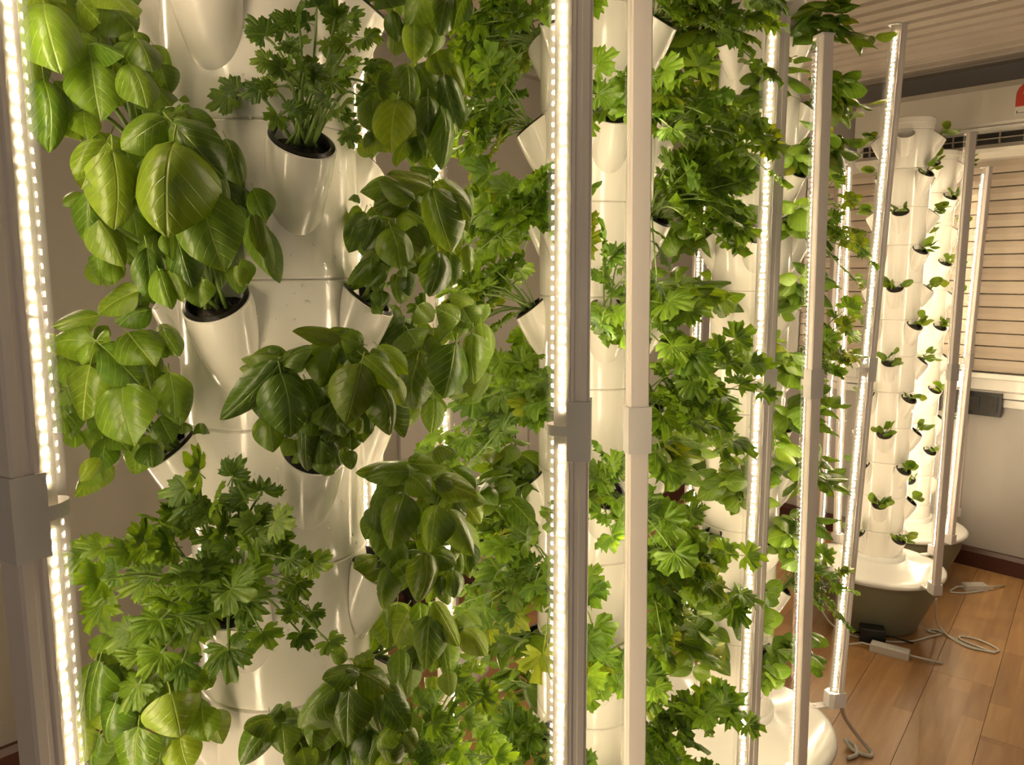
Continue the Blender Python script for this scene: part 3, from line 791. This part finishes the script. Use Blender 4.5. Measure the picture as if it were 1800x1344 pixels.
hero_basil(T1, -3, 18, 'large basil at the bottom of the picture in a front pocket', .54, .61, [
    (613, 1205, 609, 1310, 66), (593, 1205, 524, 1278, 64), (678, 1221, 718, 1282, 48), (629, 1177, 566, 1193, 40), (633, 1180, 686, 1213, 48),
    (658, 1225, 670, 1286, 44), (480, 1266, 428, 1280, 36), (471, 1278, 423, 1344, 46), (475, 1270, 496, 1237, 26), (496, 1274, 500, 1326, 46),
    (633, 1170, 658, 1154, 32), (633, 1174, 615, 1158, 28), (666, 1294, 646, 1350, 46), (690, 1298, 714, 1330, 42), (552, 1310, 560, 1360, 54),
    (525, 1300, 530, 1360, 46), (580, 1250, 570, 1320, 56), (640, 1260, 640, 1340, 56), (600, 1300, 610, 1370, 56), (690, 1250, 700, 1310, 44), (540, 1270, 545, 1330, 44)], 10, .95)
hero_basil(T1, -2, 63, 'basil overflowing right in the row under the tilted white pocket', .60, .70, [
    (710, 869, 686, 966, 58), (767, 889, 755, 970, 52), (791, 897, 832, 978, 42), (718, 828, 641, 840, 36), (722, 836, 755, 869, 38),
    (767, 845, 840, 873, 42), (751, 974, 735, 1059, 48), (759, 974, 803, 990, 38), (682, 1002, 674, 1071, 38), (795, 1002, 799, 1051, 32),
    (662, 982, 621, 998, 30), (694, 990, 710, 1010, 36), (730, 815, 790, 822, 38), (795, 824, 836, 861, 36), (670, 893, 658, 934, 54),
    (828, 954, 824, 1006, 26), (775, 994, 771, 1043, 28), (740, 880, 730, 950, 50), (790, 870, 790, 930, 44), (690, 930, 680, 990, 44),
    (810, 880, 845, 920, 40), (720, 950, 720, 1010, 44)], 11, .9)
hero_basil(T1, -3, 108, 'straggling basil low on the right of the nearest tower, before the thin led bar', .69, .78, [
    (755, 1083, 747, 1177, 52), (763, 1059, 807, 1136, 38), (714, 1083, 694, 1130, 60), (816, 1104, 856, 1152, 40), (702, 1140, 702, 1205, 34),
    (722, 1177, 714, 1229, 38), (680, 1070, 680, 1140, 50), (740, 1120, 730, 1190, 50), (780, 1130, 790, 1190, 36), (690, 1200, 700, 1260, 40),
    (760, 1190, 765, 1240, 36)], 12, .95)
hero_parsley(T1, 1, 18, 'upright parsley in the front pocket at the top of the nearest tower', .57, .66, [
    (465, 60, 58), (524, 30, 56), (400, 172, 52), (454, 160, 48), (500, 54, 40), (611, 120, 50), (641, 67, 50), (661, 150, 52), (578, 107, 46),
    (614, 236, 36), (557, 12, 44), (584, 147, 50), (638, 171, 44), (487, 205, 46), (598, 190, 52), (494, 120, 44), (535, 125, 46), (470, 108, 40),
    (480, 150, 44), (560, 165, 40), (590, 30, 46), (620, 40, 42), (660, 110, 40)], 21, .8, 48)
hero_parsley(T1, -2, -27, 'sprawling parsley in the left front pocket, its leaves spread over the basil', .52, .62, [
    (348, 828, 56), (409, 836, 52), (461, 861, 56), (486, 917, 60), (389, 934, 62), (409, 1035, 80), (402, 1140, 72), (174, 1019, 60), (180, 1063, 58),
    (283, 921, 56), (251, 950, 52), (316, 1010, 66), (300, 1059, 66), (279, 1091, 64), (283, 1148, 62), (243, 1205, 52), (247, 1250, 52),
    (320, 1164, 56), (154, 974, 50), (227, 970, 56), (364, 1075, 62), (461, 1112, 46), (512, 982, 48), (552, 990, 44), (520, 1027, 40), (548, 1075, 38),
    (577, 1126, 46), (528, 1112, 40), (488, 938, 50), (340, 890, 60), (300, 960, 60), (360, 990, 64), (420, 900, 56), (260, 1020, 64), (330, 1100, 60),
    (440, 1060, 56), (380, 880, 50), (230, 1110, 54), (210, 1160, 50), (270, 1185, 48), (310, 890, 50), (440, 960, 56), (205, 1000, 54), (350, 1030, 60)], 22, .95, 58)
hero_parsley(T1, -4, 63, 'leggy parsley trailing at the bottom beside the thin led bar', .66, .76, [
    (800, 1200, 44), (830, 1180, 40), (850, 1225, 50), (790, 1250, 46), (830, 1270, 52), (850, 1300, 50), (760, 1270, 46), (740, 1300, 50), (790, 1310, 54),
    (870, 1330, 46), (740, 1240, 44), (720, 1330, 50), (810, 1340, 50), (700, 1300, 44)], 23, 1.15, 48)

# ---------------------------------------------------------------- plants on the towers further back
ORD = ['first', 'second', 'third', 'fourth', 'fifth', 'sixth', 'seventh', 'eighth', 'ninth', 'tenth', 'eleventh', 'twelfth', 'thirteenth']
def side(phi):
    if phi < -62: return 'left side'
    if phi < -14: return 'left front'
    if phi < 20: return 'front'
    if phi < 62: return 'right front'
    return 'right side'

def grow_parsley(t, k, phi, label, group, seed, n=9, ln=.13, leaf=.04, yellow=.08):
    r = random.Random(seed)
    root = plant_root(t, k, phi, 'parsley_plant', label, 'parsley plant', group)
    d = t.dir(phi); s = Vector((-d.y, d.x, 0)); p0 = root.location - Z * .004
    for i in range(n):
        st = p0 + d * r.uniform(-.012, .012) + s * r.uniform(-.014, .014)
        v = (d * r.uniform(.3, 1.0) + Z * r.uniform(0, 1.3) + s * r.uniform(-.95, .95)).normalized()
        L_ = ln * r.uniform(.45, 1.15); dr_ = r.uniform(.1, .8)
        pts = [st + v * (L_ * q) - Z * (dr_ * L_ * q * q) + d * (.1 * L_ * q * q) for q in [x / 5 for x in range(6)]]
        put_stem(root, pts, .0016, .0009, sides=5)
        ax = (pts[-1] - pts[-2]).normalized()
        yl = .5 if r.random() < yellow else 0
        for q, sc in ((5, 1.0), (4, .85), (3, .75)):
            if q < 5 and r.random() < .2: continue
            if q == 5: a = ax
            else: a = (ax * .4 + (s if q == 4 else -s) * r.choice((1, .8)) + d * r.uniform(-.2, .5) + Z * r.uniform(-.3, .5)).normalized()
            nrm = Z * r.uniform(.3, 1) + d * r.uniform(.4, 1.1) + s * r.uniform(-.5, .5)
            z = leaf * sc * r.uniform(.8, 1.2)
            put_leaf(root, r.choice(PARSLEY_LO), pts[q], pts[q] + a * z, z * 1.05, nrm, tint(r, 1.0, yl))
    return root

def grow_basil(t, k, phi, label, group, seed, stems=3, ln=.10, leaf=.055, me=None, nm='basil_plant', cat='basil plant', bright=1.0, wr=.62, hang=.6):
    r = random.Random(seed); me = me or BASIL_LO
    root = plant_root(t, k, phi, nm, label, cat, group)
    d = t.dir(phi); s = Vector((-d.y, d.x, 0)); p0 = root.location - Z * .004
    for i in range(stems):
        st = p0 + d * r.uniform(-.01, .01) + s * r.uniform(-.012, .012)
        v = (d * r.uniform(.3, 1.0) + Z * r.uniform(.1, 1.2) + s * r.uniform(-.9, .9)).normalized()
        L_ = ln * r.uniform(.6, 1.1)
        pts = [st + v * (L_ * q) - Z * (.35 * L_ * q * q) for q in [x / 4 for x in range(5)]]
        put_stem(root, pts, .0022, .0013, sides=5)
        for q in (1, 2, 3, 4):
            a0 = r.uniform(0, 6.28)
            for h in range(2 if q < 4 else 3):
                a = a0 + h * (math.pi if q < 4 else 2.09)
                ax = (s * math.cos(a) + d * (math.sin(a) * .8 + .25) - Z * r.uniform(0, 1) * hang + Z * (.35 if q == 4 else 0)).normalized()
                z = leaf * r.uniform(.65, 1.15) * (.7 if q == 4 or q == 1 else 1)
                nrm = Z * r.uniform(.4, 1) + d * r.uniform(.4, 1) + s * r.uniform(-.4, .4)
                put_leaf(root, r.choice(me), pts[q] + ax * z * .12, pts[q] + ax * z * 1.12, z * wr * r.uniform(.9, 1.1), nrm, tint(r, bright, .5 if r.random() < .05 else 0))
    return root

def seedling(t, k, phi, label, group, seed, n=6, leaf=.03):
    r = random.Random(seed)
    root = plant_root(t, k, phi, 'seedling', label, 'seedling', group)
    d = t.dir(phi); s = Vector((-d.y, d.x, 0)); p0 = root.location - Z * .003
    for i in range(n):
        v = (d * r.uniform(.1, 1.0) + Z * r.uniform(.25, 1) + s * r.uniform(-.9, .9)).normalized(); L_ = r.uniform(.012, .04)
        e = p0 + v * L_
        put_stem(root, [p0, p0.lerp(e, .5) + Z * .003, e], .0012, .0008, sides=4)
        ax = (v + d * .4 + s * r.uniform(-.5, .5) - Z * r.uniform(0, .7)).normalized(); z = leaf * r.uniform(.7, 1.2)
        put_leaf(root, r.choice(YOUNG), e, e + ax * z, z * r.uniform(.7, .95), Z * r.uniform(.3, 1) + d * .7, tint(r, 1.25, .25 if r.random() < .3 else 0))
    return root

def visible_rows(t, extra=.10):
    out = []
    for k, zs in sorted(t.rows, key=lambda q: -q[1]):
        v = px_of((t.c.x, t.c.y, zs))[1]
        if -180 < v < 1344 + 160: out.append((k, zs))
    return out

for i, (k, zs) in enumerate(visible_rows(T2)):
    for j in range(4):
        phi = T2.phi(k, j)
        if abs(phi) > 130: continue
        v = px_of(T2.rim(k, phi))[1]; sd = side(phi)
        g = 'plants on the second tower'
        row = ORD[i] + ' row from top'
        sid = 1000 + k * 10 + j
        if sd in ('left side', 'left front') and 1000 < v < 1260 and sd == 'left side' or (sd == 'right side' and v > 900 and i % 2 == 0) or (sd == 'left side' and 700 < v < 950):
            grow_basil(T2, k, phi, 'dark bushy basil on the parsley tower, %s pocket, %s' % (sd, row), g, sid, 5, .12, .062)
        elif sd == 'right side' and 500 < v < 900:
            grow_basil(T2, k, phi, 'curling basil on the parsley tower, %s pocket, %s' % (sd, row), g, sid, 5, .13, .058)
        elif sd == 'front':
            grow_parsley(T2, k, phi, 'parsley seen between the grey bars, %s pocket, %s' % (sd, row), g, sid, 13, .12, .050, .12)
        else:
            grow_parsley(T2, k, phi, 'bushy parsley on the second tower, %s pocket, %s' % (sd, row), g, sid, 18, .145, .055, .10)

for i, (k, zs) in enumerate(visible_rows(T3)):
    for j in range(4):
        phi = T3.phi(k, j)
        if abs(phi) > 130: continue
        v = px_of(T3.rim(k, phi))[1]; sd = side(phi); sid = 2000 + k * 10 + j; rr = random.Random(sid)
        g = 'plants on the third tower'; row = ORD[i] + ' row from top'
        if v > 1150: grow_basil(T3, k, phi, 'small dark-leaved green on the third tower, %s pocket, %s' % (sd, row), g, sid, 2, .06, .042, YOUNG, 'leafy_green', 'leafy green', .8, .8, .4)
        elif sd in ('left side', 'left front') and v < 600:
            grow_basil(T3, k, phi, 'dark broad-leaved basil on the third tower, %s pocket, %s' % (sd, row), g, sid, 5, .15, .085, bright=.8, hang=1.0)
        elif sd == 'right side' and rr.random() < .6:
            grow_parsley(T3, k, phi, 'curly parsley on the third tower, %s pocket, %s' % (sd, row), g, sid, 14, .14, .05, .3)
        elif rr.random() < .4:
            grow_basil(T3, k, phi, 'basil on the third tower, %s pocket, %s' % (sd, row), g, sid, 5, .14, .070, hang=.9)
        else:
            grow_basil(T3, k, phi, 'round-leaved green on the third tower, %s pocket, %s' % (sd, row), g, sid, 5, .13, .062, YOUNG, 'leafy_green', 'leafy green', 1.0, .85, .8)

for t, nm in ((T4, 'seedling tower'), (T5, 'rearmost tower')):
    for i, (k, zs) in enumerate(visible_rows(t)):
        for j in range(4):
            phi = t.phi(k, j)
            if abs(phi) > 108: continue
            if t is T5 and phi < -20: continue
            sd = side(phi); sid = 3000 + t.idx * 1000 + k * 10 + j; rr = random.Random(sid)
            if rr.random() < .06: continue
            seedling(t, k, phi, 'young green seedling on the %s, %s pocket, %s row from top' % (nm, sd, ORD[i]), 'seedlings on the two rear towers', sid, rr.randint(5, 8), .040)

# ---------------------------------------------------------------- things on the floor
def floor_pt(u, v, z=0.0):
    d = ray(u, v); t = (z - CAMZ) / d.z
    return EYE + d * t
def cable(name, label, pix, r=.003, z=.003, cat='cable', m='cable'):
    pts = [floor_pt(u, v, h) for u, v, h in [(q[0], q[1], q[2] if len(q) > 2 else z) for q in pix]]
    o = MB().tube(spline(pts, 6), r, 8).build(name, M[m], smooth=True)
    return tag(o, label, cat)
cable('power_cable', 'white cable looping down from the leaning bar bracket to the floor', [(1478, 1236, .27), (1486, 1262, .16), (1510, 1296, .05), (1530, 1320), (1528, 1328), (1500, 1318), (1486, 1300, .02), (1502, 1310), (1506, 1325), (1490, 1332)], .0055, .0055)
cable('power_cable', 'white cable dropping from the front bar of the seedling tower', [(1646, 1052, .22), (1645, 1080, .10), (1650, 1098, .03), (1670, 1120), (1700, 1136), (1730, 1143), (1752, 1145), (1752, 1139), (1720, 1124), (1690, 1118), (1690, 1124), (1730, 1140), (1748, 1147), (1700, 1134), (1650, 1108), (1630, 1108), (1645, 1112)], .0035, .004)
_pts = [T4.c + Vector((rr_ * math.cos(math.radians(a_)), rr_ * math.sin(math.radians(a_)), z_)) for a_, rr_, z_ in
        ((172, .236, .20), (185, .238, .10), (202, .225, .03), (220, .205, .006), (238, .195, .004), (255, .192, .004), (275, .192, .004), (295, .195, .004), (312, .205, .004), (326, .235, .004))]
tag(MB().tube(spline(_pts, 6), .0035, 8).build('power_cable', M['cable'], smooth=True), 'white cable curving round the front of the olive grey reservoir', 'cable')
cable('power_cable', 'short white cable of the adapter by the dark skirting', [(1670, 1040), (1690, 1042), (1715, 1040), (1735, 1036), (1746, 1035)], .0035, .004)
cable('power_cable', 'white cable loop on the floor under the thin led bar', [(868, 1344), (872, 1310), (884, 1294), (896, 1300), (890, 1320), (880, 1344)], .004, .004)
def adapter(label, u0, v0, u1, v1, wd, h, m='cable', nm='power_adapter'):
    a, b_ = floor_pt(u0, v0), floor_pt(u1, v1); d = (b_ - a); L_ = d.length; d.normalize(); s = Vector((-d.y, d.x, 0))
    root = empty(nm, a); tag(root, label, 'adapter')
    mw = Matrix(((d.x, s.x, 0, 0), (d.y, s.y, 0, 0), (0, 0, 1, 0), (0, 0, 0, 1)))
    c = .004
    MB().loft([[(x0, -w_, 0), (x1, -w_, 0), (x1, w_, 0), (x0, w_, 0)] if False else [(x0, -w_, z), (x1, -w_, z), (x1, w_, z), (x0, w_, z)] for x0, x1, w_, z in ((0, L_, wd / 2, 0), (0, L_, wd / 2, h - c), (c, L_ - c, wd / 2 - c, h))]).build('case', M[m], root, mw=mw)
    MB().tube([(L_, 0, h / 2), (L_ + .03, 0, h / 2), (L_ + .10, .03, .004)], .0035, 8).build('lead', M[m], root, True, mw=mw)
    MB().tube([(0, 0, h / 2), (-.03, 0, h / 2), (-.07, -.02, .004)], .0035, 8).build('lead', M[m], root, True, mw=mw)
    return root
adapter('white rectangular power adapter on the floor before the olive grey reservoir', 1530, 1140, 1598, 1158, .04, .03)
adapter('small white power adapter near the dark skirting', 1694, 1036, 1732, 1036, .04, .028)
adapter('black pump box tucked against the olive grey reservoir', 1510, 1125, 1554, 1131, .055, .06, 'black', 'pump_box')

# low shelf and plastic bag near the left wall
sc_ = floor_pt(838, 1040)
sh_ = empty('low_shelf', sc_); sh_.rotation_euler = (0, 0, math.atan2(ADIR.y, ADIR.x)); tag(sh_, 'low dark shelf with a beige front board by the grey wall', 'shelf')
MB().box(-.35, .4, 0, .28, .20, .225).build('top', M['dark'], sh_)
MB().box(-.34, .39, .0, .02, .12, .20).build('front_board', M['beige'], sh_)
MB().box(-.34, .39, .02, .27, .0, .02).build('bottom_board', M['dark'], sh_)
for x in (-.35, .38): MB().box(x, x + .02, 0, .28, 0, .20).build('side_panel', M['dark'], sh_)
rb = random.Random(5)
bc = floor_pt(818, 1200)
rings = []
for e in range(9):
    el = e / 8; rr0 = (.075 * math.sin(math.pi * (.12 + .80 * el)) ** .7); ring = []
    for q in range(20):
        a = 2 * math.pi * q / 20
        rr_ = rr0 * (1 + .12 * math.sin(3 * a + el * 5) + rb.uniform(-.07, .07))
        ring.append((rr_ * math.cos(a), rr_ * .9 * math.sin(a), el * .15 + rb.uniform(-.005, .005) * (1 if 0 < e < 8 else 0)))
    rings.append(ring)
bg = empty('plastic_bag', bc); tag(bg, 'crumpled white plastic bag on the floor behind the thin led bar', 'bag')
MB().loft(rings).build('bag_body', M['bag'], bg, True)
MB().tube(spline([(-.02, 0, .14), (-.03, .01, .18), (0, .02, .20), (.03, .01, .17), (.02, 0, .14)], 5), .006, 6).build('handle', M['bag'], bg, True)
